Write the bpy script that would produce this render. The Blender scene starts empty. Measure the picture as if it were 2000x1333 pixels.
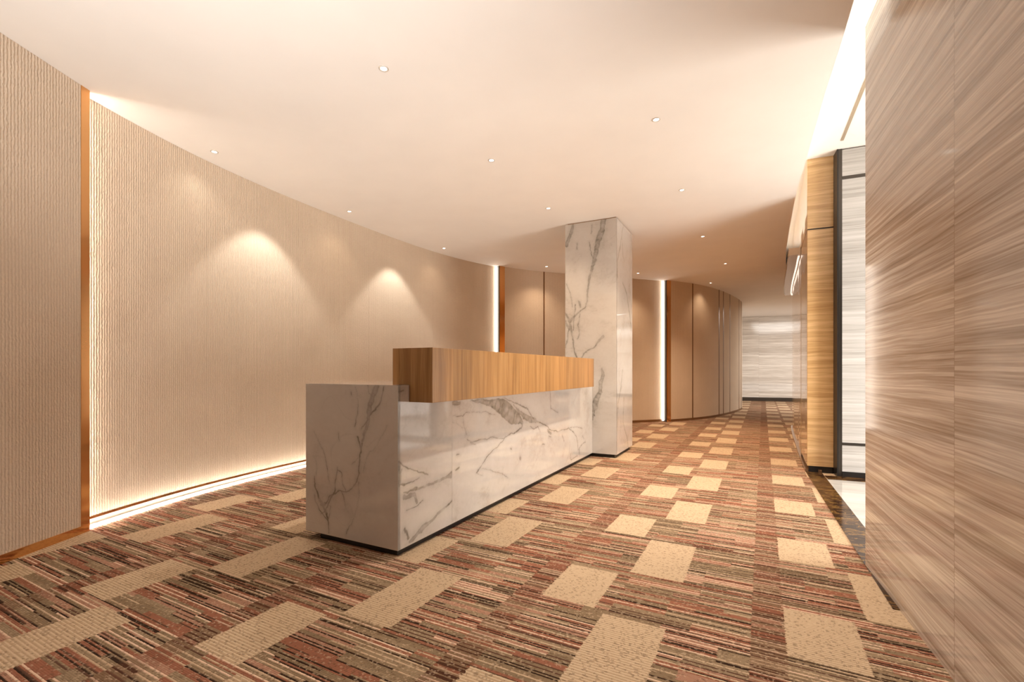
import bpy, bmesh, math, random
import numpy as np
from mathutils import Vector

# ------------------------------------------------------------------ camera, world, exposure
sc = bpy.context.scene
C = bpy.context.collection
sc.view_settings.view_transform = 'Standard'
sc.view_settings.look = 'None'
sc.view_settings.gamma = 1.0
sc.view_settings.exposure = 0.12
sc.view_settings.use_curve_mapping = False
cd = bpy.data.cameras.new('camera')
cam = bpy.data.objects.new('camera', cd)
C.objects.link(cam)
cam.location = (0, 0, 1.0)
cam.rotation_euler = (math.pi / 2, 0, 0)
cd.sensor_width = 36.0
cd.lens = 36.0 * 915.0 / 2000.0
cd.shift_x = 0.0
cd.shift_y = 57.0 / 2000.0
cd.clip_start = 0.02
sc.camera = cam
sc.cycles.max_bounces = 14
sc.cycles.diffuse_bounces = 8
sc.cycles.glossy_bounces = 6
sc.cycles.sample_clamp_indirect = 8.0
wd = bpy.data.worlds.new('world')
sc.world = wd
wd.use_nodes = True
wd.node_tree.nodes['Background'].inputs[0].default_value = (1, 0.9, 0.78, 1)
wd.node_tree.nodes['Background'].inputs[1].default_value = 0.02


def area(name, loc, target, sx, sy, power, col, spread=math.pi):
    l = bpy.data.lights.new(name, 'AREA')
    l.shape = 'RECTANGLE'
    l.size = sx
    l.size_y = sy
    l.energy = power
    l.color = col
    l.spread = spread
    o = bpy.data.objects.new(name, l)
    C.objects.link(o)
    o.location = loc
    d = Vector(target) - Vector(loc)
    o.rotation_euler = d.to_track_quat('-Z', 'Y').to_euler()
    return o


WARM = (1.0, 0.92, 0.82)
SOFT = (1.0, 0.965, 0.915)
# light of the lift lobby behind the travertine wall and of the far corridor, plus two added fills
LOBBY = area('lobby_light', (4.3, 2.2, 0.85), (1.0, 4.2, 1.7), 1.6, 1.4, 125, SOFT)
LOBBY2 = area('lobby_ceiling_light', (3.9, 1.6, 3.0), (3.9, 1.6, 0), 1.4, 2.2, 14, (1.0, 0.95, 0.88))
FOYER = area('ceiling_fill', (0.0, -1.6, 0.35), (-0.55, 1.0, 3.3), 2.6, 0.7, 150, (1.0, 0.985, 0.97), math.radians(72))  # unseen fill added behind the viewer to brighten the main ceiling
FAR = area('corridor_light', (8.8, 12.2, 2.70), (8.8, 12.6, 0), 3.0, 2.6, 260, SOFT)
FAR2 = area('corridor_fill', (8.0, 13.6, 0.4), (8.3, 15.1, 2.4), 3.0, 0.4, 12, SOFT)  # fill added low down to lift the far ceiling and wall
# two wall washers over the recessed fabric wall
def washer(name, loc, target, power, size, blend):
    l = bpy.data.lights.new(name, 'SPOT')
    l.energy = power
    l.color = SOFT
    l.spot_size = math.radians(size)
    l.spot_blend = blend
    l.shadow_soft_size = 0.03
    o = bpy.data.objects.new(name, l)
    C.objects.link(o)
    o.location = loc
    o.rotation_euler = (Vector(target) - Vector(loc)).to_track_quat('-Z', 'Y').to_euler()
WASH = [washer('wall_washer', (-2.02, 4.26, 2.70), (-2.12, 4.30, 0), 38, 84, 0.35),
        washer('wall_washer', (-1.27, 5.96, 2.70), (-1.36, 6.00, 0), 38, 84, 0.35)]

# unseen spots added above the viewer to brighten the carpet in front
NEAR = [washer('carpet_fill', p, (p[0], p[1], 0), w, 66, 1.0) for p, w in (((0.75, 0.85, 2.70), 45), ((-1.85, 0.9, 2.70), 45))]

# ------------------------------------------------------------------ measures
CEIL = 2.74
UPPER = 3.07
U = Vector((0.4623, 0.8867, 0))          # long direction of the counter
V = Vector((0.8867, -0.4623, 0))         # towards its front
A = Vector((-0.6054, 2.484, 0))          # near front corner of the counter
COL = Vector((1.183, 5.30, 0))           # near front corner of the column
P = Vector((0.3986, 0.9171, 0))          # along the travertine wall
Q = Vector((0.9171, -0.3986, 0))         # across it
WEND = Vector((1.809, 2.398, 0))         # far end of the travertine wall
OAK = Vector((2.900, 4.60, 0))           # near corner of the oak wall
BASE = [(-2.733, 2.225), (-2.732, 2.483), (-2.722, 2.741), (-2.701, 2.999), (-2.669, 3.255), (-2.625, 3.51), (-2.568, 3.762), (-2.499, 4.011), (-2.418, 4.256), (-2.328, 4.499), (-2.23, 4.738), (-2.128, 4.975), (-2.021, 5.211), (-1.912, 5.445), (-1.801, 5.678), (-1.687, 5.91), (-1.569, 6.14), (-1.447, 6.368), (-1.319, 6.592), (-1.184, 6.813), (-1.04, 7.028), (-0.887, 7.236), (-0.722, 7.435), (-0.545, 7.623), (-0.355, 7.798), (-0.152, 7.958), (0.062, 8.102), (0.287, 8.23), (0.52, 8.342), (0.759, 8.439), (1.003, 8.525), (1.25, 8.602), (1.498, 8.673), (1.748, 8.741), (1.997, 8.81), (2.245, 8.883), (2.491, 8.962), (2.733, 9.051), (2.972, 9.151), (3.204, 9.264), (3.429, 9.392), (3.645, 9.533), (3.852, 9.688), (4.05, 9.854), (4.238, 10.031), (4.418, 10.216), (4.591, 10.408), (4.759, 10.605), (4.921, 10.806), (5.08, 11.01), (5.237, 11.216), (5.39, 11.424), (5.539, 11.635), (5.683, 11.849), (5.817, 12.071), (5.933, 12.301), (6.023, 12.543), (6.076, 12.796), (6.084, 13.054), (6.047, 13.309)]
_b = np.array(BASE)
_L = np.r_[0, np.cumsum(np.hypot(*np.diff(_b, axis=0).T))]
_t = np.gradient(_b, _L, axis=0)
_t /= np.linalg.norm(_t, axis=1)[:, None]


def base(s, d=0.0):
    """point on the curved wall at arc length s, d metres towards the room"""
    x = np.interp(s, _L, _b[:, 0])
    y = np.interp(s, _L, _b[:, 1])
    tx = np.interp(s, _L, _t[:, 0])
    ty = np.interp(s, _L, _t[:, 1])
    n = math.hypot(tx, ty)
    return (float(x + ty / n * d), float(y - tx / n * d))


def curve(s0, s1, d=0.0, step=0.06):
    n = max(2, int((s1 - s0) / step) + 1)
    return [base(s0 + (s1 - s0) * i / (n - 1), d) for i in range(n)]


VEINS = {
 'END': [[[0.15,0.918,0.0157],[0.174,0.861,0.015],[0.198,0.81,0.0144],[0.212,0.737,0.0122],[0.227,0.672,0.0101],[0.256,0.605,0.008],[0.271,0.546,0.0058],[0.276,0.487,0.0055],[0.278,0.429,0.0051],[0.295,0.376,0.0047],[0.336,0.334,0.0044],[0.387,0.314,0.0041],[0.438,0.315,0.0037],[0.481,0.287,0.0041],[0.513,0.261,0.0046],[0.534,0.22,0.0069],[0.578,0.214,0.0092]],[[0.094,0.912,0.0042],[0.122,0.834,0.005],[0.178,0.775,0.0057],[0.227,0.715,0.0051],[0.256,0.677,0.0044]],[[0.217,0.917,0.0029],[0.207,0.867,0.0029],[0.178,0.861,0.0029]],[[0.641,0.361,0.0039],[0.633,0.3,0.0059],[0.6,0.25,0.0077],[0.567,0.216,0.0092],[0.534,0.159,0.0076],[0.523,0.115,0.0058],[0.518,0.055,0.0038]],[[0.639,0.632,0.0015],[0.6,0.573,0.0022],[0.561,0.522,0.0028],[0.54,0.463,0.0029],[0.523,0.388,0.0026],[0.518,0.343,0.0023]],[[0.449,0.441,0.0023],[0.459,0.38,0.0036],[0.47,0.311,0.005],[0.497,0.255,0.0064],[0.523,0.206,0.0056],[0.578,0.153,0.0038]],[[0.075,0.702,0.0018],[0.112,0.636,0.0018],[0.178,0.553,0.0018],[0.217,0.514,0.0018],[0.246,0.446,0.0018]],[[0.305,0.909,0.0015],[0.29,0.821,0.0019],[0.29,0.763,0.0027],[0.31,0.682,0.0037]],[[0.418,0.31,0.0037],[0.397,0.26,0.0026],[0.387,0.21,0.0015]],[[0.276,0.378,0.0029],[0.286,0.296,0.0022],[0.295,0.237,0.0015],[0.326,0.159,0.0022],[0.376,0.07,0.003]],[[0.449,0.426,0.003],[0.418,0.414,0.003],[0.387,0.321,0.003]],[[0.502,0.209,0.003],[0.507,0.163,0.003],[0.523,0.13,0.003]],[[0.639,0.253,0.0039],[0.589,0.174,0.0038],[0.523,0.122,0.0038]],[[0.438,0.637,0.003],[0.438,0.6,0.003]],[[0.341,0.879,0.0029],[0.338,0.857,0.0029]],[[0.286,0.632,0.0066],[0.276,0.589,0.0066],[0.266,0.546,0.0065]],[[0.633,0.478,0.0015],[0.622,0.417,0.0015],[0.628,0.362,0.0015]],[[0.336,0.467,0.0022],[0.286,0.515,0.0022]]],
 'FRONT_NEAR': [[[0.007,0.511,0.0069],[0.07,0.471,0.0052],[0.147,0.435,0.0049],[0.253,0.4,0.006]],[[0.017,0.384,0.007],[0.092,0.382,0.005],[0.181,0.385,0.0029]],[[0.049,0.341,0.0056],[0.181,0.333,0.0081],[0.302,0.337,0.0084],[0.432,0.349,0.0104],[0.495,0.344,0.0179]],[[0.049,0.32,0.0099],[0.136,0.314,0.0102],[0.159,0.258,0.0102]],[[0.07,0.244,0.0028],[0.147,0.231,0.0029],[0.217,0.258,0.003]],[[0.103,0.056,0.0101],[0.181,0.09,0.0125],[0.277,0.114,0.0114],[0.379,0.155,0.0086],[0.495,0.181,0.0065]],[[0.009,0.886,0.0056],[0.038,0.891,0.0056]],[[0.012,0.51,0.0083],[0.012,0.378,0.0083]],[[0.017,0.439,0.0042],[0.028,0.472,0.0042]],[[0.049,0.137,0.007],[0.092,0.081,0.0072]]],
 'FRONT_FAR': [[[0.717,0.801,0.0045],[0.78,0.797,0.0124],[0.95,0.773,0.0255],[1.085,0.746,0.0471],[1.203,0.706,0.0663],[1.299,0.653,0.067],[1.416,0.61,0.0428],[1.492,0.575,0.0165]],[[1.189,0.79,0.0051],[1.328,0.756,0.0061],[1.461,0.721,0.0074],[1.603,0.67,0.0093],[1.67,0.615,0.0094],[1.721,0.567,0.0087]],[[1.342,0.729,0.0093],[1.416,0.677,0.0145],[1.523,0.62,0.0235],[1.636,0.589,0.0287],[1.738,0.565,0.0218]],[[1.738,0.565,0.0102],[1.937,0.516,0.0081],[2.073,0.455,0.007],[2.238,0.413,0.0073]],[[2.238,0.413,0.004],[2.393,0.42,0.0058],[2.556,0.41,0.0077],[2.68,0.361,0.0066],[2.783,0.296,0.0054],[2.823,0.228,0.0054],[2.836,0.154,0.0054]],[[2.836,0.154,0.0045],[2.973,0.189,0.0046],[3.087,0.21,0.0047]],[[2.37,0.364,0.0041],[2.427,0.299,0.0042]],[[2.556,0.41,0.0034],[2.757,0.406,0.0036],[2.973,0.364,0.0037]],[[1.492,0.568,0.0096],[1.476,0.536,0.0085],[1.386,0.512,0.0072],[1.271,0.499,0.0063],[1.189,0.484,0.0056],[1.11,0.457,0.005],[1.01,0.422,0.0051],[0.926,0.387,0.0052],[0.88,0.347,0.0051],[0.824,0.322,0.0045],[0.786,0.301,0.004]],[[1.189,0.487,0.0038],[1.06,0.507,0.0037],[0.926,0.518,0.0043],[0.824,0.52,0.0063],[0.727,0.524,0.0059],[0.67,0.545,0.0044]],[[0.706,0.524,0.0039],[0.78,0.494,0.004]],[[0.483,0.709,0.0026],[0.616,0.697,0.0038],[0.665,0.723,0.0037],[0.78,0.72,0.0023],[0.915,0.707,0.0032],[0.962,0.688,0.003],[1.11,0.669,0.0019]],[[0.625,0.683,0.0027],[0.635,0.638,0.0027],[0.66,0.597,0.0028],[0.665,0.568,0.0028]],[[0.483,0.675,0.0021],[0.548,0.666,0.0021],[0.616,0.635,0.0022]],[[0.786,0.301,0.0029],[0.869,0.273,0.0029]],[[0.857,0.322,0.0023],[0.974,0.288,0.0028],[1.11,0.238,0.0033],[1.243,0.179,0.0039]],[[0.553,0.456,0.0054],[0.581,0.46,0.0054]],[[1.446,0.294,0.0109],[1.461,0.285,0.0109]],[[1.296,0.395,0.0079],[1.302,0.387,0.0079]],[[2.043,0.393,0.0093],[2.083,0.388,0.0094]],[[1.881,0.348,0.006],[1.937,0.334,0.0061]],[[0.539,0.368,0.0075],[0.577,0.377,0.0076]],[[2.073,0.798,0.0047],[2.083,0.704,0.0047],[2.093,0.641,0.0047]],[[2.093,0.641,0.0039],[2.26,0.596,0.004]],[[2.593,0.156,0.0052],[2.605,0.085,0.0052],[2.809,0.086,0.0054]],[[2.876,0.148,0.0082],[2.876,0.102,0.0082]],[[1.636,0.525,0.0057],[1.703,0.497,0.0058],[1.79,0.502,0.0059],[1.844,0.459,0.0059]],[[2.014,0.447,0.0154],[2.093,0.422,0.0157]],[[0.492,0.795,0.0137],[0.586,0.795,0.0141]],[[2.973,0.272,0.0037],[3.03,0.237,0.0037]]],
 'COL_FRONT': [[[0.156,2.736,0.0317],[0.17,2.612,0.0317],[0.217,2.486,0.0297],[0.245,2.356,0.0247],[0.272,2.226,0.0197],[0.314,2.096,0.0153],[0.335,1.951,0.0128],[0.349,1.804,0.0109],[0.37,1.738,0.0094],[0.426,1.688,0.0095],[0.483,1.65,0.012],[0.555,1.579,0.0164]],[[0.314,2.485,0.0067],[0.3,2.389,0.0067],[0.279,2.307,0.0067],[0.266,2.239,0.0067]],[[0.293,2.683,0.0053],[0.293,2.589,0.0053]],[[0.621,1.699,0.0082],[0.584,1.628,0.0137],[0.555,1.572,0.015],[0.541,1.476,0.0123],[0.526,1.366,0.0095],[0.497,1.229,0.0086],[0.469,1.148,0.0095]],[[0.505,2.754,0.0136],[0.548,2.623,0.0205],[0.599,2.493,0.0274]],[[0.555,1.531,0.0109],[0.584,1.396,0.0055],[0.621,1.273,0.011]],[[0.426,1.661,0.0054],[0.462,1.527,0.0054],[0.426,1.417,0.0054],[0.469,1.365,0.0054]],[[0.483,1.773,0.0068],[0.505,1.638,0.0068],[0.519,1.475,0.0068]],[[0.163,1.382,0.0185],[0.217,1.33,0.0114],[0.272,1.252,0.0075],[0.342,1.227,0.0099],[0.391,1.187,0.0092],[0.426,1.134,0.0068]],[[0.469,2.491,0.0068],[0.469,2.423,0.0068]],[[0.599,2.027,0.0041],[0.541,1.858,0.0041],[0.526,1.748,0.0041]],[[0.245,2.276,0.016],[0.259,2.225,0.016],[0.286,2.207,0.016]],[[0.455,1.811,0.0108],[0.426,1.742,0.0108]],[[0.613,1.575,0.0137],[0.57,1.505,0.0137]],[[0.171,1.012,0.0106],[0.155,0.938,0.0214],[0.182,0.854,0.0248],[0.193,0.747,0.0267],[0.237,0.661,0.0295],[0.281,0.51,0.029],[0.303,0.403,0.0196],[0.314,0.316,0.0086]],[[0.314,0.734,0.0075],[0.292,0.617,0.0075],[0.27,0.564,0.0075],[0.259,0.469,0.0075]],[[0.215,0.619,0.0053],[0.237,0.534,0.0053]]],
 'COL_SIDE': [[[0.3,2.723,0.0068],[0.219,2.566,0.0104],[0.167,2.432,0.0103],[0.039,2.245,0.0066]],[[0.246,2.559,0.0068],[0.273,2.429,0.0068],[0.3,2.326,0.0068]],[[0.674,2.739,0.0073],[0.767,2.454,0.0074]],[[0.273,2.034,0.0055],[0.467,1.94,0.0094],[0.614,1.702,0.0115],[0.705,1.508,0.0117]],[[0.039,2.245,0.0105],[0.039,2.061,0.0105]],[[0.267,1.002,0.0065],[0.203,0.808,0.0086],[0.059,0.623,0.0088],[0.039,0.309,0.0073]],[[0.332,0.672,0.0044],[0.288,0.39,0.0073],[0.467,0.193,0.0079],[0.56,0.033,0.0057]]],
}

# ------------------------------------------------------------------ node helpers
class NT:
    def __init__(self, name, rough=0.5, metal=0.0, coat=0.0, spec=0.5):
        self.m = bpy.data.materials.new(name)
        self.m.use_nodes = True
        self.t = self.m.node_tree
        self.b = self.t.nodes['Principled BSDF']
        self.b.inputs['Roughness'].default_value = rough
        self.b.inputs['Metallic'].default_value = metal
        self.b.inputs['Coat Weight'].default_value = coat
        self.b.inputs['Coat Roughness'].default_value = 0.04
        self.b.inputs['Specular IOR Level'].default_value = spec

    def n(self, kind):
        return self.t.nodes.new(kind)

    def link(self, a, b):
        self.t.links.new(a, b)

    def put(self, sock, v):
        if isinstance(v, (int, float)):
            sock.default_value = v
        elif isinstance(v, (tuple, list)):
            sock.default_value = tuple(v) + ((1,) if len(v) == 3 and sock.type == 'RGBA' else ())
        else:
            self.link(v, sock)

    def M(self, op, a, b=None, c=None):
        n = self.n('ShaderNodeMath')
        n.operation = op
        self.put(n.inputs[0], a)
        if b is not None:
            self.put(n.inputs[1], b)
        if c is not None:
            self.put(n.inputs[2], c)
        return n.outputs[0]

    def vec(self, x, y, z=0.0):
        n = self.n('ShaderNodeCombineXYZ')
        for i, v in enumerate((x, y, z)):
            self.put(n.inputs[i], v)
        return n.outputs[0]

    def pos(self):
        g = self.n('ShaderNodeNewGeometry')
        s = self.n('ShaderNodeSeparateXYZ')
        self.link(g.outputs['Position'], s.inputs[0])
        return s.outputs

    def uv(self):
        g = self.n('ShaderNodeUVMap')
        s = self.n('ShaderNodeSeparateXYZ')
        self.link(g.outputs[0], s.inputs[0])
        return s.outputs

    def dot(self, p, d):
        return self.M('ADD', self.M('MULTIPLY', p[0], d[0]), self.M('MULTIPLY', p[1], d[1]))

    def noise(self, v, scale=1.0, detail=3.0, rough=0.5, dist=0.0):
        n = self.n('ShaderNodeTexNoise')
        self.link(v, n.inputs['Vector'])
        n.inputs['Scale'].default_value = scale
        n.inputs['Detail'].default_value = detail
        n.inputs['Roughness'].default_value = rough
        n.inputs['Distortion'].default_value = dist
        return n.outputs[0]

    def white(self, v):
        n = self.n('ShaderNodeTexWhiteNoise')
        n.noise_dimensions = '3D'
        self.link(v, n.inputs['Vector'])
        return n.outputs['Value']

    def ramp(self, f, stops, interp='LINEAR'):
        n = self.n('ShaderNodeValToRGB')
        r = n.color_ramp
        r.interpolation = interp
        while len(r.elements) < len(stops):
            r.elements.new(0.5)
        for e, (p, c) in zip(r.elements, stops):
            e.position = p
            e.color = tuple(c) + (1,)
        self.put(n.inputs[0], f)
        return n.outputs[0]

    def mix(self, f, a, b, mode='MIX'):
        n = self.n('ShaderNodeMix')
        n.data_type = 'RGBA'
        n.blend_type = mode
        self.put(n.inputs[0], f)
        self.put(n.inputs[6], a)
        self.put(n.inputs[7], b)
        return n.outputs[2]

    def color(self, c):
        self.put(self.b.inputs['Base Color'], c)
        return self

    def bump(self, h, strength=0.3, dist=0.01):
        n = self.n('ShaderNodeBump')
        n.inputs['Strength'].default_value = strength
        n.inputs['Distance'].default_value = dist
        self.link(h, n.inputs['Height'])
        self.link(n.outputs[0], self.b.inputs['Normal'])
        return self


def plain(name, col, rough=0.5, metal=0.0, **k):
    m = NT(name, rough, metal, **k)
    # faint unevenness so that no surface is perfectly uniform
    p = m.pos()
    v = m.vec(p[0], p[1], p[2])
    f = m.noise(v, 3.0, 3)
    lo = tuple(c * 0.97 for c in col)
    m.color(m.ramp(f, [(0.3, lo), (0.7, col)]))
    return m.m


def emit(name, col, strength):
    m = bpy.data.materials.new(name)
    m.use_nodes = True
    b = m.node_tree.nodes['Principled BSDF']
    b.inputs['Base Color'].default_value = (0.9, 0.9, 0.88, 1)
    b.inputs['Emission Color'].default_value = tuple(col) + (1,)
    b.inputs['Emission Strength'].default_value = strength
    return m


M = {}
M['ceiling'] = plain('ceiling_paint', (0.86, 0.82, 0.765), 0.85, spec=0.1)
M['plaster'] = plain('wall_plaster', (0.80, 0.73, 0.64), 0.85, spec=0.1)
M['foyer'] = plain('foyer_bounce_cut', (0.20, 0.13, 0.085), 0.7, spec=0.2)  # brown picked for unseen surfaces, to cut bounce light on the counter end
M['black'] = plain('black_plinth', (0.012, 0.010, 0.009), 0.35)
M['steel'] = plain('dark_steel', (0.09, 0.08, 0.07), 0.28, 0.9)
M['ring'] = plain('fitting_ring', (0.62, 0.55, 0.47), 0.35, 0.2)
M['bronze'] = plain('polished_bronze', (0.78, 0.44, 0.19), 0.12, 1.0)
M['walnut'] = plain('dark_bronze_strip', (0.20, 0.095, 0.036), 0.3, 0.3)
M['brass'] = plain('bronze_beam', (0.42, 0.28, 0.18), 0.25, 0.85)
M['groove'] = plain('joint_shadow_gap', (0.015, 0.011, 0.009), 0.6)
M['gold'] = plain('gilt_line', (0.55, 0.45, 0.32), 0.4, 0.5)
M['led'] = emit('led_white', (1.0, 0.93, 0.84), 8.0)
M['led_soft'] = emit('led_soft', (1.0, 0.90, 0.78), 1.0)
M['led_floor'] = emit('led_floor', (1.0, 0.93, 0.84), 22.0)
M['lens'] = emit('downlight_lens', (1.0, 0.93, 0.84), 8.0)

# ribbed fabric wall covering, u along the wall in metres
m = NT('ribbed_fabric', 0.95, spec=0.05)
u = m.uv()
wob = m.noise(m.vec(m.M('MULTIPLY', u[0], 38), m.M('MULTIPLY', u[1], 30), 0), 1.0, 3, 0.7)
uu = m.M('ADD', u[0], m.M('MULTIPLY', m.M('SUBTRACT', wob, 0.5), 0.015))
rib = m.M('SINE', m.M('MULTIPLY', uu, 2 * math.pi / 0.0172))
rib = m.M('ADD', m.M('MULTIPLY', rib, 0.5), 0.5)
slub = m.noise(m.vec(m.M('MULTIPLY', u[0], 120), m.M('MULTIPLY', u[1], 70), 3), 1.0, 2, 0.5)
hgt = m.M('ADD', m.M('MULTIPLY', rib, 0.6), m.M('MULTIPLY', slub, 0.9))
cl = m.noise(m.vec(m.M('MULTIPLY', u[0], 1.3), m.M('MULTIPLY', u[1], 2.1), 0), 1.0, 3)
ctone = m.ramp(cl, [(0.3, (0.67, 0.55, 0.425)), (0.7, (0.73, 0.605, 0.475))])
col = m.mix(m.M('MULTIPLY', m.M('SUBTRACT', 1.0, rib), 0.35), ctone, (0.42, 0.31, 0.21))  # rib grooves darkened in the colour, standing in for their shade
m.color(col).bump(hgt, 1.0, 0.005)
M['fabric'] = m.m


def stone(name, lo, mid, hi, coord, rough=0.12, zs=1.0, off=0.0, joints=None, wv=0.05):
    """layered stone: bands running along the wall, thin in height"""
    m = NT(name, rough, spec=0.5)
    s, z = coord(m)
    warp = m.noise(m.vec(m.M('MULTIPLY', s, 0.8), m.M('MULTIPLY', z, 2.2), off), 1.0, 3)
    zz = m.M('ADD', z, m.M('MULTIPLY', warp, wv))
    if joints:
        k = m.M('FLOOR', m.M('DIVIDE', m.M('SUBTRACT', s, joints[1]), joints[0]))
        zz = m.M('ADD', zz, m.M('MULTIPLY', k, 0.02))
    n1 = m.noise(m.vec(m.M('MULTIPLY', s, 0.22), m.M('MULTIPLY', zz, 7 * zs), off), 1.0, 4, 0.55)
    n2 = m.noise(m.vec(m.M('MULTIPLY', s, 0.45), m.M('MULTIPLY', zz, 34 * zs), off + 4), 1.0, 5, 0.65)
    n3 = m.noise(m.vec(m.M('MULTIPLY', s, 2.4), m.M('MULTIPLY', zz, 120 * zs), off + 9), 1.0, 3, 0.6)
    f = m.M('ADD', m.M('MULTIPLY', n1, 0.30), m.M('ADD', m.M('MULTIPLY', n2, 0.42), m.M('MULTIPLY', n3, 0.28)))
    c = m.ramp(f, [(0.40, lo), (0.5, mid), (0.60, hi)])
    if joints:
        fr = m.M('FRACT', m.M('DIVIDE', m.M('SUBTRACT', s, joints[1]), joints[0]))
        g = m.M('LESS_THAN', fr, 0.0022 / joints[0])
        c = m.mix(g, c, tuple(v * 0.85 for v in lo))
    m.color(c)
    return m.m


def c_along(d, o):
    def f(m):
        p = m.pos()
        return m.M('SUBTRACT', m.dot(p, d), d[0] * o[0] + d[1] * o[1]), p[2]
    return f


def c_uv(m):
    u = m.uv()
    return u[0], u[1]


def c_floor(m):
    p = m.pos()
    return m.dot(p, Q), m.dot(p, P)


M['travertine'] = stone('brown_travertine', (0.28, 0.205, 0.15), (0.49, 0.40, 0.325), (0.74, 0.655, 0.565), c_along(P, WEND), 0.09, 1.15, 2.0, (0.975, 0.0))
M['lobby_marble'] = stone('grey_veined_marble', (0.34, 0.325, 0.30), (0.47, 0.455, 0.435), (0.58, 0.57, 0.55), c_along(Q, (0, 0)), 0.10, 1.0, 5.0)
M['far_marble'] = stone('far_wall_marble', (0.42, 0.37, 0.32), (0.60, 0.55, 0.49), (0.80, 0.76, 0.70), c_along((1, 0), (0, 0)), 0.12, 0.6, 7.0, (1.1, 0.3))
M['lobby_floor'] = stone('white_floor_marble', (0.44, 0.435, 0.42), (0.52, 0.515, 0.50), (0.58, 0.575, 0.56), c_floor, 0.08, 0.3, 1.0)

# dark brown polished floor border with golden veins
m = NT('dark_brown_marble', 0.12, spec=0.2)
p = m.pos()
v = m.vec(m.dot(p, Q), m.M('MULTIPLY', m.dot(p, P), 2.0), 0)
f = m.noise(v, 9.0, 5, 0.6, 1.4)
m.color(m.ramp(f, [(0.40, (0.020, 0.010, 0.006)), (0.52, (0.05, 0.022, 0.010)), (0.59, (0.20, 0.11, 0.03)), (0.63, (0.03, 0.014, 0.007)), (0.80, (0.10, 0.055, 0.02))]))
M['emperador'] = m.m


def oak(name, coord, c0, c1, c2, plank=None, coat=0.3, rough=0.3):
    """a along the grain, b across it"""
    m = NT(name, rough, coat=coat)
    a, b = coord(m)
    if plank:
        k = m.M('FLOOR', m.M('DIVIDE', b, plank))
        r = m.white(m.vec(k, 3.3, 1.7))
        a = m.M('ADD', a, m.M('MULTIPLY', r, 7.0))
    w = m.noise(m.vec(m.M('MULTIPLY', a, 1.5), m.M('MULTIPLY', b, 5), 0), 1.0, 2)
    bb = m.M('ADD', b, m.M('MULTIPLY', w, 0.07))
    n1 = m.noise(m.vec(m.M('MULTIPLY', a, 0.9), m.M('MULTIPLY', bb, 22), 0), 1.0, 4, 0.55)
    n2 = m.noise(m.vec(m.M('MULTIPLY', a, 4), m.M('MULTIPLY', bb, 160), 2), 1.0, 3, 0.6)
    f = m.M('ADD', m.M('MULTIPLY', n1, 0.65), m.M('MULTIPLY', n2, 0.35))
    c = m.ramp(f, [(0.40, c0), (0.5, c1), (0.60, c2)])
    if plank:
        c = m.mix(0.45, c, m.ramp(r, [(0.0, tuple(x * 0.68 for x in c1)), (1.0, tuple(min(1, x * 1.3) for x in c1))]))
    m.color(c)
    m.bump(n2, 0.08, 0.002)
    return m.m


def c_desk(m):
    p = m.pos()
    return p[2], m.M('ADD', m.dot(p, U), m.dot(p, V))


def c_h(m):
    p = m.pos()
    return m.dot(p, Q), p[2]


def c_side(m):
    u = m.uv()
    return u[0], u[1]


M['desk_oak'] = oak('counter_oak', c_desk, (0.22, 0.10, 0.03), (0.35, 0.18, 0.062), (0.48, 0.27, 0.105), 0.085, 0.15, 0.35)
M['wall_oak'] = oak('panel_oak', c_h, (0.50, 0.29, 0.115), (0.62, 0.39, 0.175), (0.74, 0.50, 0.25), None, 0.4, 0.3)
M['side_oak'] = oak('curved_oak', c_side, (0.50, 0.29, 0.115), (0.62, 0.39, 0.175), (0.74, 0.50, 0.25), None, 0.8, 0.15)

# white marble with veins carried by the mesh attribute "vein"
m = NT('white_veined_marble', 0.04, coat=0.6, spec=0.6)
at = m.n('ShaderNodeAttribute')
at.attribute_name = 'vein'
p = m.pos()
v = m.vec(m.M('MULTIPLY', p[0], 1.0), p[1], m.M('MULTIPLY', p[2], 1.2))
cl = m.noise(v, 2.6, 5, 0.6, 0.6)
fine = m.noise(v, 26.0, 4, 0.65, 0.4)
cbase = m.ramp(m.M('ADD', m.M('MULTIPLY', cl, 0.75), m.M('MULTIPLY', fine, 0.25)), [(0.35, (0.46, 0.415, 0.365)), (0.45, (0.53, 0.49, 0.445)), (0.62, (0.57, 0.535, 0.49))])
dark = m.ramp(fine, [(0.35, (0.075, 0.065, 0.048)), (0.65, (0.20, 0.18, 0.14))])
m.color(m.mix(m.M('MULTIPLY', at.outputs['Fac'], 0.92), cbase, dark))
M['marble'] = m.m

# ------------------------------------------------------------------ carpet
UC = (0.4721, 0.8815)
VC = (0.8815, -0.4721)
T = 0.945
m = NT('patterned_carpet', 0.95, spec=0.03)
p = m.pos()
nz = m.noise(m.vec(p[0], p[1], 0), 160.0, 1, 0.5)
u = m.M('ADD', m.dot(p, UC), m.M('MULTIPLY', m.M('SUBTRACT', nz, 0.5), 0.004))
v = m.M('ADD', m.dot(p, VC), m.M('MULTIPLY', m.M('SUBTRACT', m.noise(m.vec(p[0], p[1], 3), 120.0, 1, 0.5), 0.5), 0.02))
SP = 0.0066
row = m.M('FLOOR', m.M('DIVIDE', u, SP))
tu = m.M('MULTIPLY', m.M('FRACT', m.M('DIVIDE', u, T)), T)
tv = m.M('MULTIPLY', m.M('FRACT', m.M('DIVIDE', m.M('ADD', v, 0.04), T)), T)
ti = m.M('FLOOR', m.M('DIVIDE', m.M('ADD', v, 0.04), T))


def box(x, a, b):
    return m.M('MULTIPLY', m.M('GREATER_THAN', x, a), m.M('LESS_THAN', x, b))


blk = m.M('MAXIMUM', m.M('MULTIPLY', box(tv, 0.115, 0.360), box(tu, 0.01, 0.385)),
          m.M('MULTIPLY', box(tv, 0.405, 0.655), box(tu, 0.43, 0.93)))
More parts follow.
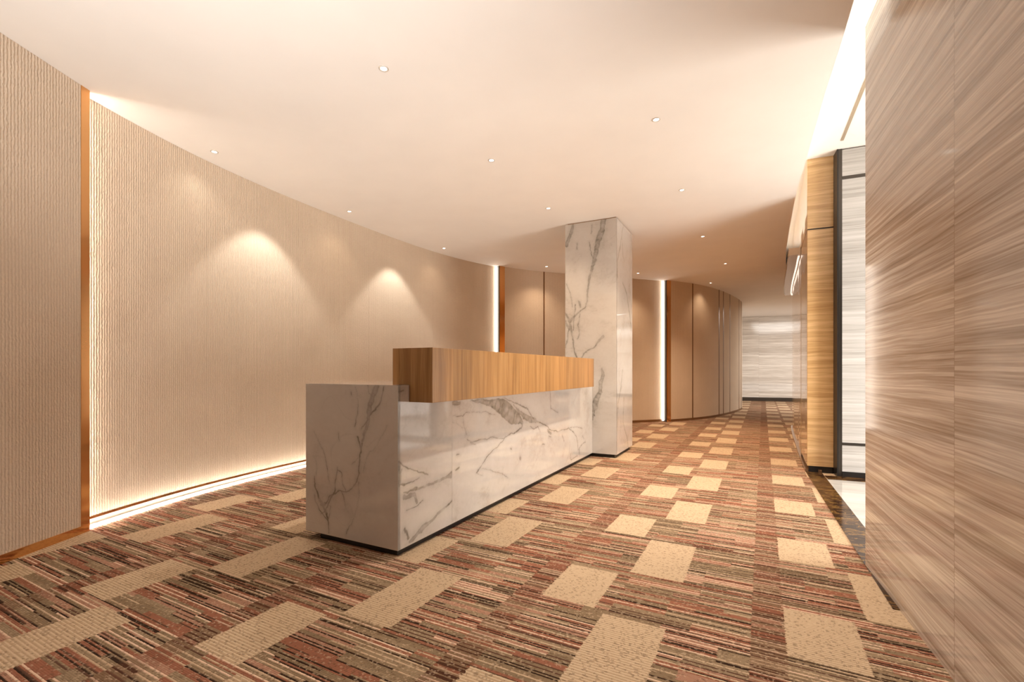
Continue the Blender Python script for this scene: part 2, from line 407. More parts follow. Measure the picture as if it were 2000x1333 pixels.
# runs of one yarn: the column edge steps from stripe to stripe
band = m.M('FLOOR', m.M('DIVIDE', u, SP * 4))
seg = m.M('FLOOR', m.M('DIVIDE', m.M('ADD', tv, m.M('MULTIPLY', m.M('FLOOR', m.M('MULTIPLY', m.white(m.vec(band, ti, 0.5)), 3.0)), 0.1052)), 0.3157))
r1 = m.white(m.vec(row, seg, ti))
r2 = m.white(m.vec(m.M('FLOOR', m.M('DIVIDE', u, SP * 4)), seg, m.M('ADD', ti, 17.0)))
# the edge next to the seam is darker and redder, some parts carry more cream yarn
edge = m.M('LESS_THAN', tv, 0.115)
light = m.noise(m.vec(m.M('MULTIPLY', seg, 3.1), m.M('MULTIPLY', u, 5.0), m.M('MULTIPLY', ti, 2.0)), 1.0, 1)
ground = m.ramp(r2, [(0.0, (0.24, 0.165, 0.098)), (0.34, (0.29, 0.12, 0.072)), (0.64, (0.29, 0.205, 0.125)), (0.84, (0.38, 0.205, 0.135))], 'CONSTANT')
yarn = m.ramp(m.M('ADD', r1, m.M('MULTIPLY', m.M('SUBTRACT', light, 0.5), 0.3)),
              [(0.0, (0.040, 0.022, 0.014)), (0.22, (0.11, 0.055, 0.035)), (0.36, (0.30, 0.20, 0.12)), (0.60, (0.70, 0.49, 0.35)), (0.82, (0.52, 0.37, 0.24))], 'CONSTANT')
r3 = m.M('SUBTRACT', row, m.M('MULTIPLY', m.M('FLOOR', m.M('DIVIDE', row, 3.0)), 3.0))
keep = m.M('MULTIPLY', m.M('GREATER_THAN', r1, 0.36), m.M('LESS_THAN', r1, 0.60))
keep = m.M('MAXIMUM', keep, m.M('GREATER_THAN', r3, 1.5))
keep = m.M('MAXIMUM', keep, m.M('MULTIPLY', m.M('GREATER_THAN', r3, 0.5), m.M('GREATER_THAN', r1, 0.25)))
strc = m.mix(keep, yarn, ground)
strc = m.mix(m.M('MULTIPLY', edge, 0.35), strc, (0.15, 0.055, 0.03))
# tan squares woven in fine rows
half = m.M('FRACT', m.M('DIVIDE', u, SP * 2.0))
tanc = m.mix(m.M('GREATER_THAN', half, 0.66), (0.58, 0.43, 0.285), (0.42, 0.295, 0.18))
bx = m.M('FLOOR', m.M('DIVIDE', v, 0.0065))
bead = m.white(m.vec(bx, row, 0.3))
cc = m.mix(blk, strc, tanc)
cc = m.mix(m.M('MULTIPLY', m.M('LESS_THAN', bead, 0.12), 0.45), cc, (0.12, 0.07, 0.04))
cc = m.mix(m.M('MULTIPLY', m.M('GREATER_THAN', bead, 0.9), 0.35), cc, (0.62, 0.46, 0.31))
m.color(cc)
h = m.M('ABSOLUTE', m.M('SINE', m.M('MULTIPLY', u, math.pi / SP)))
h = m.M('ADD', h, m.M('MULTIPLY', m.white(m.vec(bx, row, 5.0)), 0.6))
m.bump(h, 0.5, 0.004)
M['carpet'] = m.m

# ------------------------------------------------------------------ mesh helpers
def mesh_obj(name, verts, faces, mat, parent=None, uvs=None, smooth=False):
    me = bpy.data.meshes.new(name)
    me.from_pydata([tuple(map(float, v)) for v in verts], [], faces)
    me.materials.append(mat)
    if uvs is not None:
        lay = me.uv_layers.new(name='UVMap')
        for lp in me.loops:
            lay.data[lp.index].uv = uvs[lp.vertex_index]
    me.update()
    bm = bmesh.new()
    bm.from_mesh(me)
    bmesh.ops.recalc_face_normals(bm, faces=bm.faces)
    bm.to_mesh(me)
    bm.free()
    if smooth:
        me.polygons.foreach_set('use_smooth', [True] * len(me.polygons))
    o = bpy.data.objects.new(name, me)
    C.objects.link(o)
    if parent:
        o.parent = parent
        o.matrix_parent_inverse = parent.matrix_world.inverted()
    return o


def thing(name, label, cat, loc, group=None):
    o = bpy.data.objects.new(name, None)
    C.objects.link(o)
    o.location = loc
    o.empty_display_size = 0.1
    o['label'] = label
    o['category'] = cat
    if group:
        o['group'] = group
    bpy.context.view_layer.update()
    return o


def tag(o, label, cat, group=None):
    o['label'] = label
    o['category'] = cat
    if group:
        o['group'] = group
    return o


def structure(o):
    o['kind'] = 'structure'
    return o


def sweep(path_a, path_b, z0, z1):
    """solid between two plan polylines of equal length; u = arc length"""
    n = len(path_a)
    verts, uvs = [], []
    s = 0.0
    for i in range(n):
        if i:
            s += math.dist(path_a[i], path_a[i - 1])
        for (x, y) in (path_a[i], path_b[i]):
            for z in (z0, z1):
                verts.append((x, y, z))
                uvs.append((s, z))
    f = []
    for i in range(n - 1):
        a = i * 4
        b = a + 4
        f += [(a, b, b + 1, a + 1), (a + 2, a + 3, b + 3, b + 2), (a + 1, b + 1, b + 3, a + 3), (a, a + 2, b + 2, b)]
    f += [(0, 1, 3, 2), (4 * n - 4, 4 * n - 2, 4 * n - 1, 4 * n - 3)]
    return verts, f, uvs


def wall_piece(name, s0, s1, d0, d1, z0, z1, mat, parent=None, step=0.06):
    v, f, uv = sweep(curve(s0, s1, d1, step), curve(s0, s1, d0, step), z0, z1)
    uv = [(u_ + s0, z_) for u_, z_ in uv]
    return mesh_obj(name, v, f, mat, parent, uv)


def prism(name, pts, z0, z1, mat, parent=None):
    n = len(pts)
    v = [(x, y, z0) for x, y in pts] + [(x, y, z1) for x, y in pts]
    f = [tuple(range(n))[::-1], tuple(range(n, 2 * n))] + [(i, (i + 1) % n, n + (i + 1) % n, n + i) for i in range(n)]
    return mesh_obj(name, v, f, mat, parent)


def frame_box(name, o, d1, a0, a1, d2, b0, b1, z0, z1, mat, parent=None, bevel=0.0):
    """box in a rotated frame: origin o, directions d1 and d2"""
    pts = [o + d1 * a + d2 * b for a, b in ((a0, b0), (a1, b0), (a1, b1), (a0, b1))]
    ob = prism(name, [(q.x, q.y) for q in pts], z0, z1, mat, parent)
    if bevel:
        md = ob.modifiers.new('bevel', 'BEVEL')
        md.width = bevel
        md.segments = 2
        md.limit_method = 'ANGLE'
    return ob


def vnoise(x, y, seed):
    rng = np.random.RandomState(seed)
    g = rng.rand(64, 64)
    xi = np.floor(x).astype(int)
    yi = np.floor(y).astype(int)
    fx = x - xi
    fy = y - yi
    fx = fx * fx * (3 - 2 * fx)
    fy = fy * fy * (3 - 2 * fy)
    q = lambda a, b: g[a % 64, b % 64]
    return (q(xi, yi) * (1 - fx) + q(xi + 1, yi) * fx) * (1 - fy) + (q(xi, yi + 1) * (1 - fx) + q(xi + 1, yi + 1) * fx) * fy - 0.5


def veined_slab(name, o, d, a0, a1, z0, z1, inward, thick, veins, parent, seed, cell=0.004, wk=1.0):
    """stone slab whose outer face is a fine grid carrying the vein pigment"""
    na = max(2, int((a1 - a0) / cell))
    nz = max(2, int((z1 - z0) / cell))
    aa = np.linspace(a0, a1, na)
    zz = np.linspace(z0, z1, nz)
    GA, GZ = np.meshgrid(aa, zz, indexing='ij')
    x = GA.ravel()
    z = GZ.ravel()
    wx = x + 0.016 * vnoise(x * 14, z * 14, seed) + 0.009 * vnoise(x * 40, z * 40, seed + 1) + 0.004 * vnoise(x * 110, z * 110, seed + 2)
    wz = z + 0.016 * vnoise(x * 14, z * 14, seed + 3) + 0.009 * vnoise(x * 40, z * 40, seed + 4) + 0.004 * vnoise(x * 110, z * 110, seed + 5)
    best = np.zeros_like(x)
    for line in veins:
        for (x0, y0, w0), (x1, y1, w1) in zip(line[:-1], line[1:]):
            dx, dz = x1 - x0, y1 - y0
            l2 = dx * dx + dz * dz + 1e-9
            t = np.clip(((wx - x0) * dx + (wz - y0) * dz) / l2, 0, 1)
            dist = np.hypot(wx - x0 - t * dx, wz - y0 - t * dz)
            w = np.maximum((w0 + (w1 - w0) * t) * 0.78 * wk, 0.0020)
            core = np.clip((1.12 - dist / w) * np.maximum(1.0, w / 0.006), 0, 1) * np.where(w > 0.009, 0.62 + 0.38 * np.clip(dist / w, 0, 1) ** 2, 1.0)
            st = np.clip(w / 0.0035, 0.55, 1.0)
            halo = 0.22 * np.exp(-(dist / (w * 2.2 + 0.006)) ** 2)
            best = np.maximum(best, np.maximum(core * st, halo * st))
    best *= 0.80 + 0.55 * vnoise(x * 30, z * 30, seed + 7)
    # faint hairlines of the stone itself
    hl = np.abs(vnoise(x * 3.1 + 0.5 * vnoise(x * 9, z * 9, seed + 8), z * 4.3 + 0.6 * vnoise(x * 8, z * 8, seed + 9), seed + 10))
    best = np.maximum(best, np.clip(0.12 * (1 - hl / 0.012), 0, 1) * (vnoise(x * 1.7, z * 1.7, seed + 11) > 0.02))
    best = np.clip(best, 0, 1)
    vx = o.x + d.x * x
    vy = o.y + d.y * x
    gv = np.stack([vx, vy, z], 1)
    idx = np.arange(na * nz).reshape(na, nz)
    q = np.stack([idx[:-1, :-1].ravel(), idx[1:, :-1].ravel(), idx[1:, 1:].ravel(), idx[:-1, 1:].ravel()], 1)
    k = na * nz
    ex = []
    for a in (a0, a1):
        for w in (0.0, thick):
            pt = o + d * a + inward * w
            for zc in (z0, z1):
                ex.append((pt.x, pt.y, zc))
    bf = [(4, 5, 7, 6), (0, 4, 6, 2), (1, 3, 7, 5), (0, 2, 3, 1), (2, 6, 7, 3)]   # order: a, inward, z
    bf = [(0, 1, 3, 2), (4, 6, 7, 5), (0, 2, 6, 4), (1, 5, 7, 3), (2, 3, 7, 6)]
    verts = np.vstack([gv, np.array(ex)])
    me = bpy.data.meshes.new(name)
    me.from_pydata(verts.tolist(), [], q.tolist() + [tuple(k + i for i in f_) for f_ in bf])
    me.materials.append(M['marble'])
    at_ = me.attributes.new('vein', 'FLOAT', 'POINT')
    at_.data.foreach_set('value', np.r_[best, np.zeros(8)].astype(np.float32))
    me.update()
    ob = bpy.data.objects.new(name, me)
    C.objects.link(ob)
    ob.parent = parent
    ob.matrix_parent_inverse = parent.matrix_world.inverted()
    return ob


# ------------------------------------------------------------------ the room
structure(prism('floor', [(-4.2, -3.2), (14.6, -3.2), (14.6, 17.2), (-4.2, 17.2)], -0.12, 0.0, M['carpet']))

# main ceiling slab with the curved cove edge on the right
EDGE = [(-0.98, -3.1), (0.0, -1.08), (0.54, 0.02), (1.08, 1.12), (1.606, 2.2), (1.76, 2.51), (1.973, 2.955), (2.255, 3.52), (2.43, 3.87), (2.74, 4.5), (3.03, 5.05), (3.335, 5.62), (3.64, 6.18), (3.957, 6.76), (4.30, 7.35), (4.60, 7.87), (4.86, 8.30)]
slab = [(1.12, 1.2)] + EDGE[4:] + [(5.6, 8.35), (14.6, 8.35), (14.6, 17.2), (-4.2, 17.2), (-4.2, 1.2)]
structure(prism('ceiling', EDGE[:4] + [(1.119, 1.199), (-4.2, 1.199), (-4.2, -3.1)], CEIL, CEIL + 0.12, M['foyer']))  # unseen stretch, made dark to keep the counter end in shade
structure(prism('ceiling', slab, CEIL, CEIL + 0.12, M['ceiling']))
# higher ceiling over the cove and the lift lobby
structure(prism('ceiling', [(-1.6, -3.2), (14.6, -3.2), (14.6, 8.6), (4.4, 8.6), (1.2, 3.4)], UPPER, UPPER + 0.1, M['ceiling']))
# light line lying on the slab edge inside the cove
cove = thing('cove_light_strip', 'long warm white light line hidden in the ceiling cove on the right', 'light strip', (1.2, 2.2, CEIL + 0.12))
ea = [(x - 0.20, y + 0.10) for x, y in EDGE[3:16]]
eb = [(x - 0.26, y + 0.13) for x, y in EDGE[3:16]]
v, f, uv = sweep(ea, eb, CEIL + 0.121, CEIL + 0.14)
mesh_obj('diffuser', v, f, M['led'], cove, uv)
# thin slot in the higher ceiling
gl = [(1.86, 2.05), (2.96, 4.22)]
n_ = Vector((gl[1][0] - gl[0][0], gl[1][1] - gl[0][1], 0)).normalized()
frame_o = Vector((gl[0][0], gl[0][1], 0))
structure(frame_box('trim_1', frame_o, n_, 0, 2.43, Vector((n_.y, -n_.x, 0)), 0, 0.022, UPPER - 0.006, UPPER, M['gold']))

# outer shell of the curved wall on the left
v, f, uv = sweep(curve(0.0, _L[-1], -0.012), curve(0.0, _L[-1], -0.15), 0.0, CEIL)
structure(mesh_obj('wall_left', v, f, M['plaster'], None, uv))
structure(prism('wall_left', [(-2.95, -3.1), (-2.765, -3.1), (-2.765, 2.2), (-2.95, 2.2)], 0, CEIL, M['plaster']))
structure(prism('wall_front', [(-4.2, -3.25), (14.6, -3.25), (14.6, -3.1), (-4.2, -3.1)], 0, UPPER, M['foyer']))
structure(prism('wall_far_left', [(6.045, 13.30), (5.2, 16.2), (5.0, 16.2), (5.9, 13.25)], 0, CEIL, M['plaster']))
structure(prism('wall_back', [(5.0, 16.22), (14.6, 13.05), (14.6, 13.25), (5.0, 16.45)], 0, CEIL, M['plaster']))
structure(prism('wall_far_right', [(14.4, 8.3), (14.6, 8.3), (14.6, 13.3), (14.4, 13.3)], 0, CEIL, M['plaster']))

# far marble wall
bd = Vector((9.6, -3.17, 0)).normalized()
bn = Vector((-bd.y, bd.x, 0))
bo = Vector((5.0, 16.22, 0))
far = thing('marble_cladding', 'pale grey horizontally streaked marble wall closing the far end of the corridor', 'wall cladding', (8.4, 15.1, 0))
frame_box('marble_face', bo, bd, 0.7, 9.3, bn, -0.04, -0.002, 0.12, CEIL - 0.002, M['far_marble'], far)
frame_box('baseboard', bo, bd, 0.7, 9.3, bn, -0.05, -0.002, 0.0, 0.12, M['steel'], far)

# ------------------------------------------------------------------ fabric panels of the curved wall
def panel(label, s0, s1, d, z0, z1, trim=None, baseboard=0.05, back=-0.01):
    """trim = width of the bronze strip at the near edge"""
    p0 = base((s0 + s1) / 2, 0)
    t = thing('fabric_panel', label, 'panel', (p0[0], p0[1], 0))
    a = s0
    if trim:
        if trim > 0.08:
            wall_piece('edge_return', s0 - 0.012, s0 - 0.0005, back, d + 0.001, 0.0, z1, M['steel'], t, 0.02)
        wall_piece('edge_trim', s0, s0 + trim, back, d + 0.002, 0.0, z1, M['bronze' if trim > 0.08 and s0 < 12 else 'walnut'], t, 0.02)
        a = s0 + trim
    wall_piece('fabric', a + 0.0008, s1 - 0.0008, back, d, z0, z1, M['fabric'], t)
    if baseboard:
        wall_piece('baseboard', a + 0.0008, s1 - 0.0008, back, d + 0.003, 0.0 if baseboard > 0.04 else z0 - baseboard, z0, M['walnut' if baseboard > 0.04 else 'bronze'], t)
    return t


# near panel, standing proud of the wall on the viewer's side
A0 = Vector((-2.663, 0.0, 0))
da = Vector((-2.627 + 2.663, 2.913, 0)).normalized()
nv = Vector((-da.y, da.x, 0))        # away from the room
ta = thing('fabric_panel', 'proud ribbed beige fabric panel at the far left, nearest the viewer', 'panel', (-2.65, 1.0, 0))
def slabuv(name, o, d, a0, a1, n, b0, b1, z0, z1, mat, parent, soff=0.0):
    pa = [tuple((o + d * a + n * b0)[:2]) for a in (a0, a1)]
    pb = [tuple((o + d * a + n * b1)[:2]) for a in (a0, a1)]
    v, f, uv = sweep(pa, pb, z0, z1)
    uv = [(q + soff, z) for q, z in uv]
    return mesh_obj(name, v, f, mat, parent, uv)
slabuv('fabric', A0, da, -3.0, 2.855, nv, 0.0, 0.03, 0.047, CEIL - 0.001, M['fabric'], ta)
slabuv('baseboard', A0, da, -3.0, 2.855, nv, -0.004, 0.03, 0.0, 0.047, M['bronze'], ta)
slabuv('edge_trim', A0, da, 2.8555, 2.913, nv, -0.002, 0.04, 0.0, CEIL - 0.001, M['bronze'], ta)
slabuv('backing', A0, da, -3.0, 2.903, nv, 0.0405, 0.056, 0.0, CEIL - 0.001, M['plaster'], ta)

names = ['first recessed fabric panel right of the near bronze edge, washed by the hidden light',
         'recessed fabric panel carrying the left one of the two bright light pools',
         'recessed fabric panel between the two bright light pools',
         'recessed fabric panel carrying the right one of the two bright light pools, behind the counter',
         'last recessed fabric panel, ending at the vertical light line left of the column']
sb = [0.30, 1.682, 2.674, 3.710, 4.959, 6.29]
for nm, a_, b_ in zip(names, sb[:-1], sb[1:]):
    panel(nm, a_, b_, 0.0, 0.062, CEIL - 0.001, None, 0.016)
# panels behind the counter, standing proud
panel('proud fabric panel with wide bronze edge seen above the oak counter', 6.326, 7.238, 0.08, 0.045, CEIL - 0.001, 0.111)
panel('proud fabric panel with thin bronze strip partly hidden by the marble column', 7.240, 8.25, 0.08, 0.045, CEIL - 0.001, 0.022)
panel('recessed fabric panel right of the marble column, beside the far light line', 8.27, 9.765, 0.0, 0.045, CEIL - 0.001, None, 0.05)
eb_ = [(9.796, 10.491, 0.101, 'proud fabric panel with wide bronze edge right of the far light line'),
       (10.493, 11.592, 0.030, 'widest fabric panel of the rounded wall end, between two thin bronze strips'),
       (11.594, 11.866, 0.045, 'narrow fabric panel of the rounded wall end, left of the narrowest pair'),
       (11.868, 12.376, 0.05, 'medium narrow fabric panel of the rounded wall end, right of the close bronze pair'),
       (12.378, 13.351, 0.05, 'wide pale fabric panel on the curve of the rounded wall end'),
       (13.353, 13.70, 0.07, 'slim fabric panel close to the outline of the rounded wall end'),
       (13.704, 14.90, 0.09, 'last fabric panel turning out of sight at the rounded wall end')]
for s0, s1, tw, nm in eb_:
    panel(nm, s0, s1, 0.10, 0.045, CEIL - 0.001, tw)

# light lines of the wall
def strip(label, s0, s1, d0, d1, z0, z1, name='light_strip', mat='led'):
    p0 = base((s0 + s1) / 2, d1)
    t = thing(name, label, 'light strip', (p0[0], p0[1], z0))
    wall_piece('diffuser', s0, s1, d0, d1, z0, z1, M[mat], t, 0.08)
    return t

M['led_hot'] = emit('led_hot', (1.0, 0.93, 0.84), 70.0)
strip('vertical white light line left of the marble column, beside the bronze edge', 6.292, 6.308, 0.001, 0.035, 0.02, CEIL - 0.01)
strip('vertical white light line right of the marble column, beside the bronze edge', 9.766, 9.780, 0.001, 0.04, 0.02, CEIL - 0.01)
fl = strip('long white light line on the carpet along the foot of the recessed fabric wall', 0.72, 6.28, 0.032, 0.055, 0.001, 0.016, mat='led_floor')
wall_piece('channel', 0.72, 6.28, 0.006, 0.031, 0.001, 0.014, M['ceiling'], fl)
# vertical line hidden behind the near panel
t = thing('light_strip', 'vertical light line hidden behind the edge of the nearest fabric panel', 'light strip', (-2.70, 2.86, 0))
slabuv('diffuser', A0, da, 2.88, 2.90, nv, 0.0565, 0.070, 0.05, CEIL - 0.02, M['led_hot'], t)

# ------------------------------------------------------------------ reception counter
desk = thing('reception_counter', 'long reception counter of veined white marble with an oak upper box', 'reception desk', tuple(A))
TOP = 0.919
KB = 0.04
IN = -V
veined_slab('end_panel', A, IN, 0.0, 0.713, KB, TOP - 0.001, U, 0.02, VEINS['END'], desk, 11, 0.0035, 1.5)
veined_slab('front_panel', A, U, 0.0005, 0.499, KB, TOP - 0.001, IN, 0.02, VEINS['FRONT_NEAR'], desk, 23, 0.0035, 1.5)
veined_slab('front_panel', A, U, 0.5005, 3.322, KB, TOP - 0.001, IN, 0.02, VEINS['FRONT_FAR'], desk, 37, 0.0045, 1.25)
frame_box('back_panel', A, U, 0.021, 3.70, IN, 0.693, 0.713, KB, TOP - 0.021, M['marble'], desk)
frame_box('worktop', A, U, 0.021, 3.322, IN, 0.021, 0.713, TOP - 0.020, TOP, M['marble'], desk)
frame_box('plinth', A, U, 0.03, 3.32, IN, 0.03, 0.62, 0.0, KB, M['black'], desk)
# oak box: hangs in front of the marble and rests on the worktop
prof = [(0.117, TOP + 0.0005), (-0.0005, TOP + 0.0005), (-0.0005, 0.8257), (-0.158, 0.8257), (-0.158, 1.1214), (0.117, 1.1214)]
u0, u1 = 0.0909, 2.884
vs = []
for uu_ in (u0, u1):
    for b_, z_ in prof:
        q = A + U * uu_ + IN * b_
        vs.append((q.x, q.y, z_))
n6 = len(prof)
fs = [tuple(range(n6)), tuple(range(2 * n6 - 1, n6 - 1, -1))] + [(i, (i + 1) % n6, n6 + (i + 1) % n6, n6 + i) for i in range(n6)]
ob = mesh_obj('oak_box', vs, fs, M['desk_oak'], desk)
md = ob.modifiers.new('bevel', 'BEVEL')
md.width = 0.0015
md.segments = 2

# ------------------------------------------------------------------ marble column
column = thing('marble_column', 'square white marble column with dark veins at the far end of the counter', 'column', tuple(COL))
CW, CD = 0.618, 0.759
veined_slab('front_face', COL, IN, 0.0, CW, KB, CEIL - 0.012, U, 0.02, VEINS['COL_FRONT'], column, 51, 0.0055, 1.2)
veined_slab('side_face', COL, U, 0.0005, CD, KB, CEIL - 0.012, IN, 0.02, VEINS['COL_SIDE'], column, 67, 0.006)
frame_box('rear_face', COL, U, 0.0205, CD, IN, CW - 0.02, CW, KB, CEIL - 0.012, M['marble'], column)
frame_box('back_face', COL, U, CD - 0.02, CD, IN, 0.0205, CW - 0.0205, KB, CEIL - 0.012, M['marble'], column)
frame_box('plinth', COL, U, 0.03, CD - 0.03, IN, 0.03, CW - 0.03, 0.0, KB, M['black'], column)
frame_box('shadow_gap', COL, U, 0.008, CD - 0.03, IN, 0.008, CW - 0.03, CEIL - 0.012, CEIL, M['brass'], column)

# ------------------------------------------------------------------ travertine wall on the right
structure(frame_box('wall_right', WEND, P, -6.1, 0.0, Q, 0.0, 0.22, 0.0, 2.757, M['travertine']))

# floor border and lobby floor
ed0 = Vector((1.02, 0.79, 0))
ed1 = Vector((2.838, 4.507, 0))
ed = (ed1 - ed0).normalized()
en = Vector((ed.y, -ed.x, 0))
tr = structure(frame_box('trim_2', ed0, ed, 1.30, 4.55, en, 0.0, 0.135, 0.0005, 0.004, M['emperador']))
lob = structure(prism('floor', [tuple((ed0 + ed * 3.94 + en * 0.1355)[:2]), tuple((ed0 + ed * -0.4 + en * 0.1355)[:2]), (8.0, -2.9), (8.0, 3.2), tuple((OAK + Q * 2.6 - P * 0.29)[:2]), tuple((OAK + Q * 0.16 - P * 0.29)[:2])], 0.0003, 0.003, M['lobby_floor']))

# ------------------------------------------------------------------ oak wall end, curved side, lobby wall
oakw = thing('oak_end_block', 'tall oak clad wall end with a dark joint, beside the lift lobby', 'wall cladding', tuple(OAK))
frame_box('upper_panel', OAK, Q, 0.0, 0.2155, P, 0.0, 0.0115, 2.386, UPPER, M['wall_oak'], oakw, 0.001)
frame_box('lower_panel', OAK, Q, 0.0, 0.2155, P, 0.0, 0.0115, 0.062, 2.374, M['wall_oak'], oakw, 0.001)
frame_box('joint', OAK, Q, 0.004, 0.215, P, 0.003, 0.011, 2.374, 2.386, M['groove'], oakw)
frame_box('plinth', OAK, Q, 0.012, 0.21, P, 0.006, 0.0112, 0.0, 0.062, M['black'], oakw)

# curved side, running away from the viewer
SIDE = [(2.905, 4.612), (3.02, 4.83), (3.15, 5.07), (3.283, 5.32), (3.345, 5.43), (3.47, 5.66), (3.64, 5.96), (3.86, 6.36), (4.19, 6.96), (4.50, 7.51), (4.82, 8.06), (4.96, 8.27)]
END_ = [(4.96, 8.27), (5.12, 8.42), (5.40, 8.56), (5.9, 8.68), (7.0, 8.78), (14.4, 8.9)]
def off(path, d):
    out = []
    for i, (x, y) in enumerate(path):
        a = path[max(i - 1, 0)]
        b = path[min(i + 1, len(path) - 1)]
        t = Vector((b[0] - a[0], b[1] - a[1])).normalized()
        out.append((x + t.y * d, y - t.x * d))
    return out
def dense(path, k=6):
    out = []
    for a, b in zip(path[:-1], path[1:]):
        out += [(a[0] + (b[0] - a[0]) * i / k, a[1] + (b[1] - a[1]) * i / k) for i in range(k)]
    return out + [path[-1]]
side = thing('curved_oak_cladding', 'glossy curved oak wall with a dark vertical joint on the right of the corridor', 'wall cladding', (3.9, 6.4, 0))
def side_piece(name, path, z0, z1, mat, th=0.12, out=0.0):
    p_ = off(path, -out)
    v, f, uv = sweep(p_, off(path, th), z0, z1)
    return mesh_obj(name, v, f, mat, side, uv)
side_piece('near_panel', SIDE[:4] , 0.062, 2.374, M['side_oak'])
side_piece('near_upper_panel', SIDE[:4], 2.386, UPPER, M['side_oak'])
side_piece('panel_joint', SIDE[:4], 2.3745, 2.3855, M['groove'], 0.1, -0.004)
side_piece('door_joint', [(3.2835, 5.321), (3.3115, 5.372)], 0.0, 2.41, M['groove'], 0.05, -0.004)
side_piece('door_panel', [(3.312, 5.373)] + SIDE[4:], 0.03, 2.33, M['side_oak'])
side_piece('upper_panel', [(3.2835, 5.321)] + SIDE[4:], 2.412, UPPER, M['side_oak'])
side_piece('plinth', SIDE, 0.0, 0.029, M['brass'], 0.12, 0.018)
structure(mesh_obj('wall_corridor', *(lambda r: (r[0], r[1]))(sweep(END_, off(END_, 0.15), 0.0, CEIL)), M['plaster']))
# bronze canopy over the doors
can = thing('door_canopy', 'slim bronze beam with a light underneath, high on the curved oak wall', 'beam', (4.1, 6.8, 2.33))
cp = [(3.312, 5.373)] + SIDE[4:]
v, f, uv = sweep(off(cp, -0.12), off(cp, -0.001), 2.33, 2.411)
mesh_obj('beam', v, f, M['brass'], can, uv)
v, f, uv = sweep(off(cp[1:], -0.025), off(cp[1:], -0.008), 2.322, 2.3295)
mesh_obj('led_line', v, f, M['led_soft'], can, uv)

# lobby wall with its black frame
LW = OAK + Q * 0.2165 - P * 0.14
lobby = thing('lobby_marble_cladding', 'pale streaked marble wall of the lift lobby behind the travertine wall end', 'wall cladding', tuple(LW))
frame_box('frame_post', LW, Q, 0.0, 0.012, P, 0.0, 0.15, 0.0, UPPER, M['black'], lobby)
frame_box('frame_post', LW, Q, 0.013, 0.040, P, 0.005, 0.15, 0.0, UPPER, M['steel'], lobby)
for (za, zb) in ((0.055, 0.300), (0.325, 2.78), (2.81, UPPER - 0.012)):
    frame_box('marble_slab', LW, Q, 0.041, 2.4, P, 0.004, 0.10, za, zb, M['lobby_marble'], lobby)
for (za, zb) in ((0.300, 0.325), (2.78, 2.81)):
    frame_box('dark_rail', LW, Q, 0.041, 2.4, P, 0.001, 0.10, za, zb, M['steel'], lobby)
frame_box('baseboard', LW, Q, 0.041, 2.4, P, 0.0, 0.10, 0.0, 0.055, M['black'], lobby)
frame_box('floor_border', LW, Q, -0.10, 2.4, P, -0.16, -0.001, 0.0032, 0.006, M['emperador'], lobby)
structure(prism('wall_lobby', [tuple((LW + Q * 2.4 + P * 0.2)[:2]), tuple((LW + Q * 2.55 + P * 0.2)[:2]), (3.0, -3.1), (2.85, -3.1)], 0, UPPER, M['plaster']))

# ------------------------------------------------------------------ downlights
def lathe(name, prof, seg, mat, parent, loc):
    vs, fs = [], []
    for r, z in prof:
        for i in range(seg):
            a = 2 * math.pi * i / seg
            vs.append((loc[0] + r * math.cos(a), loc[1] + r * math.sin(a), loc[2] + z))
    for j in range(len(prof) - 1):
        for i in range(seg):
            k = (i + 1) % seg
            fs.append((j * seg + i, j * seg + k, (j + 1) * seg + k, (j + 1) * seg + i))
    return mesh_obj(name, vs, fs, mat, parent, None, True)


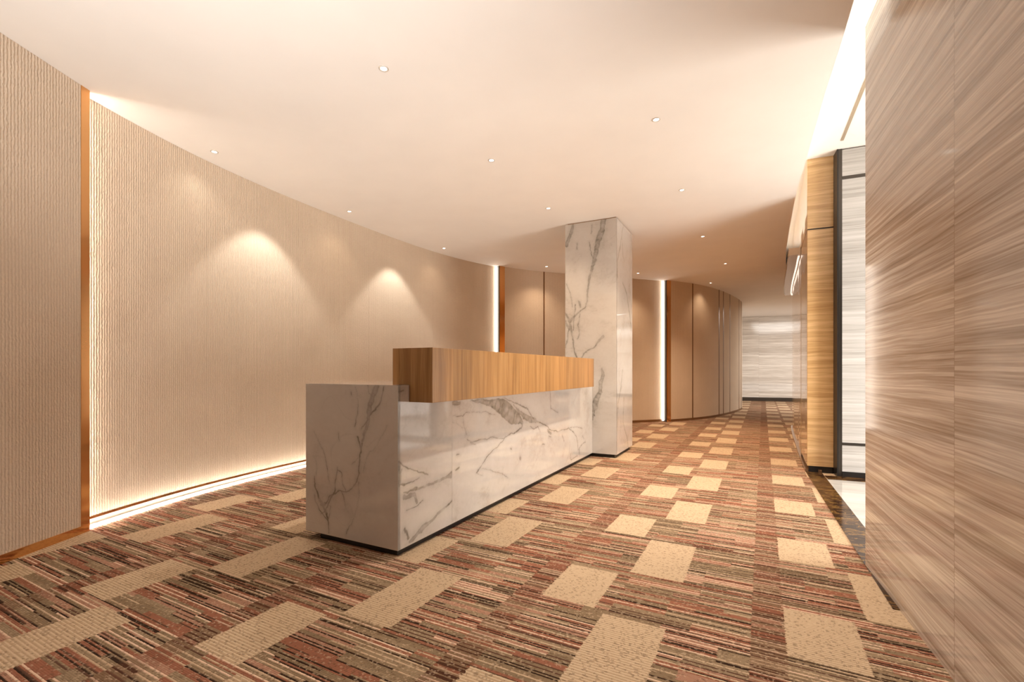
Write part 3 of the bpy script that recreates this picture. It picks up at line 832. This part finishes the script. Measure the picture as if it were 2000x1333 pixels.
DL = [
    (-0.74, 2.70, 'large bright round downlight nearest the viewer, above the near end of the counter', 25, None),
    (1.00, 3.25, 'round downlight over the aisle, largest of those right of the counter', 190, None),
    (-2.37, 3.73, 'round downlight close to the fabric wall, leftmost in the ceiling', 4, None),
    (-0.17, 3.88, 'round downlight above the middle of the oak counter box', 95, None),
    (-1.78, 5.13, 'round downlight close to the fabric wall, between the two light pools', 4, None),
    (0.39, 5.03, 'round downlight just left of the marble column top', 45, None),
    (1.64, 4.52, 'round downlight over the aisle to the right of the marble column', 150, None),
    (-0.97, 6.68, 'small round downlight close to the fabric wall above the right light pool', 4, None),
    (2.48, 6.09, 'round downlight over the aisle beside the bronze canopy', 170, None),
    (0.58, 7.86, 'tiny round downlight behind the marble column, on its left', 25, None),
    (2.26, 8.40, 'tiny round downlight behind the marble column, on its right', 40, None),
    (3.48, 7.64, 'small round downlight over the corridor before the rounded wall end', 190, None),
    (3.96, 9.34, 'tiny farthest round downlight in front of the rounded wall end', 12, None),
]
for i, (x, y, lab, pw, tgt) in enumerate(DL):
    t = thing('ceiling_downlight', lab, 'ceiling light', (x, y, CEIL), 'round downlights in the main ceiling')
    lathe('trim_ring', [(0.019, -0.0005), (0.0195, -0.003), (0.024, -0.0045), (0.0285, -0.003), (0.029, 0.0)], 28, M['ring'], t, (x, y, CEIL))
    lathe('lens', [(0.0188, -0.0008), (0.010, -0.0022), (0.0005, -0.0026)], 24, M['lens'], t, (x, y, CEIL))
    l = bpy.data.lights.new('lamp', 'SPOT')
    l.energy = pw
    l.color = WARM if y < 4.4 else (1.0, 0.75, 0.52)
    l.spot_size = math.radians(118 if tgt is None else 78)
    l.spot_blend = 0.9 if tgt is None else 0.55
    l.shadow_soft_size = 0.03
    o = bpy.data.objects.new('lamp', l)
    C.objects.link(o)
    d = Vector((0, 0, -1)) if tgt is None else Vector(tgt) - Vector((x, y, CEIL))
    o.location = (x, y, CEIL - 0.02)
    o.rotation_euler = d.to_track_quat('-Z', 'Y').to_euler()
    o.parent = t
    o.matrix_parent_inverse = t.matrix_world.inverted()
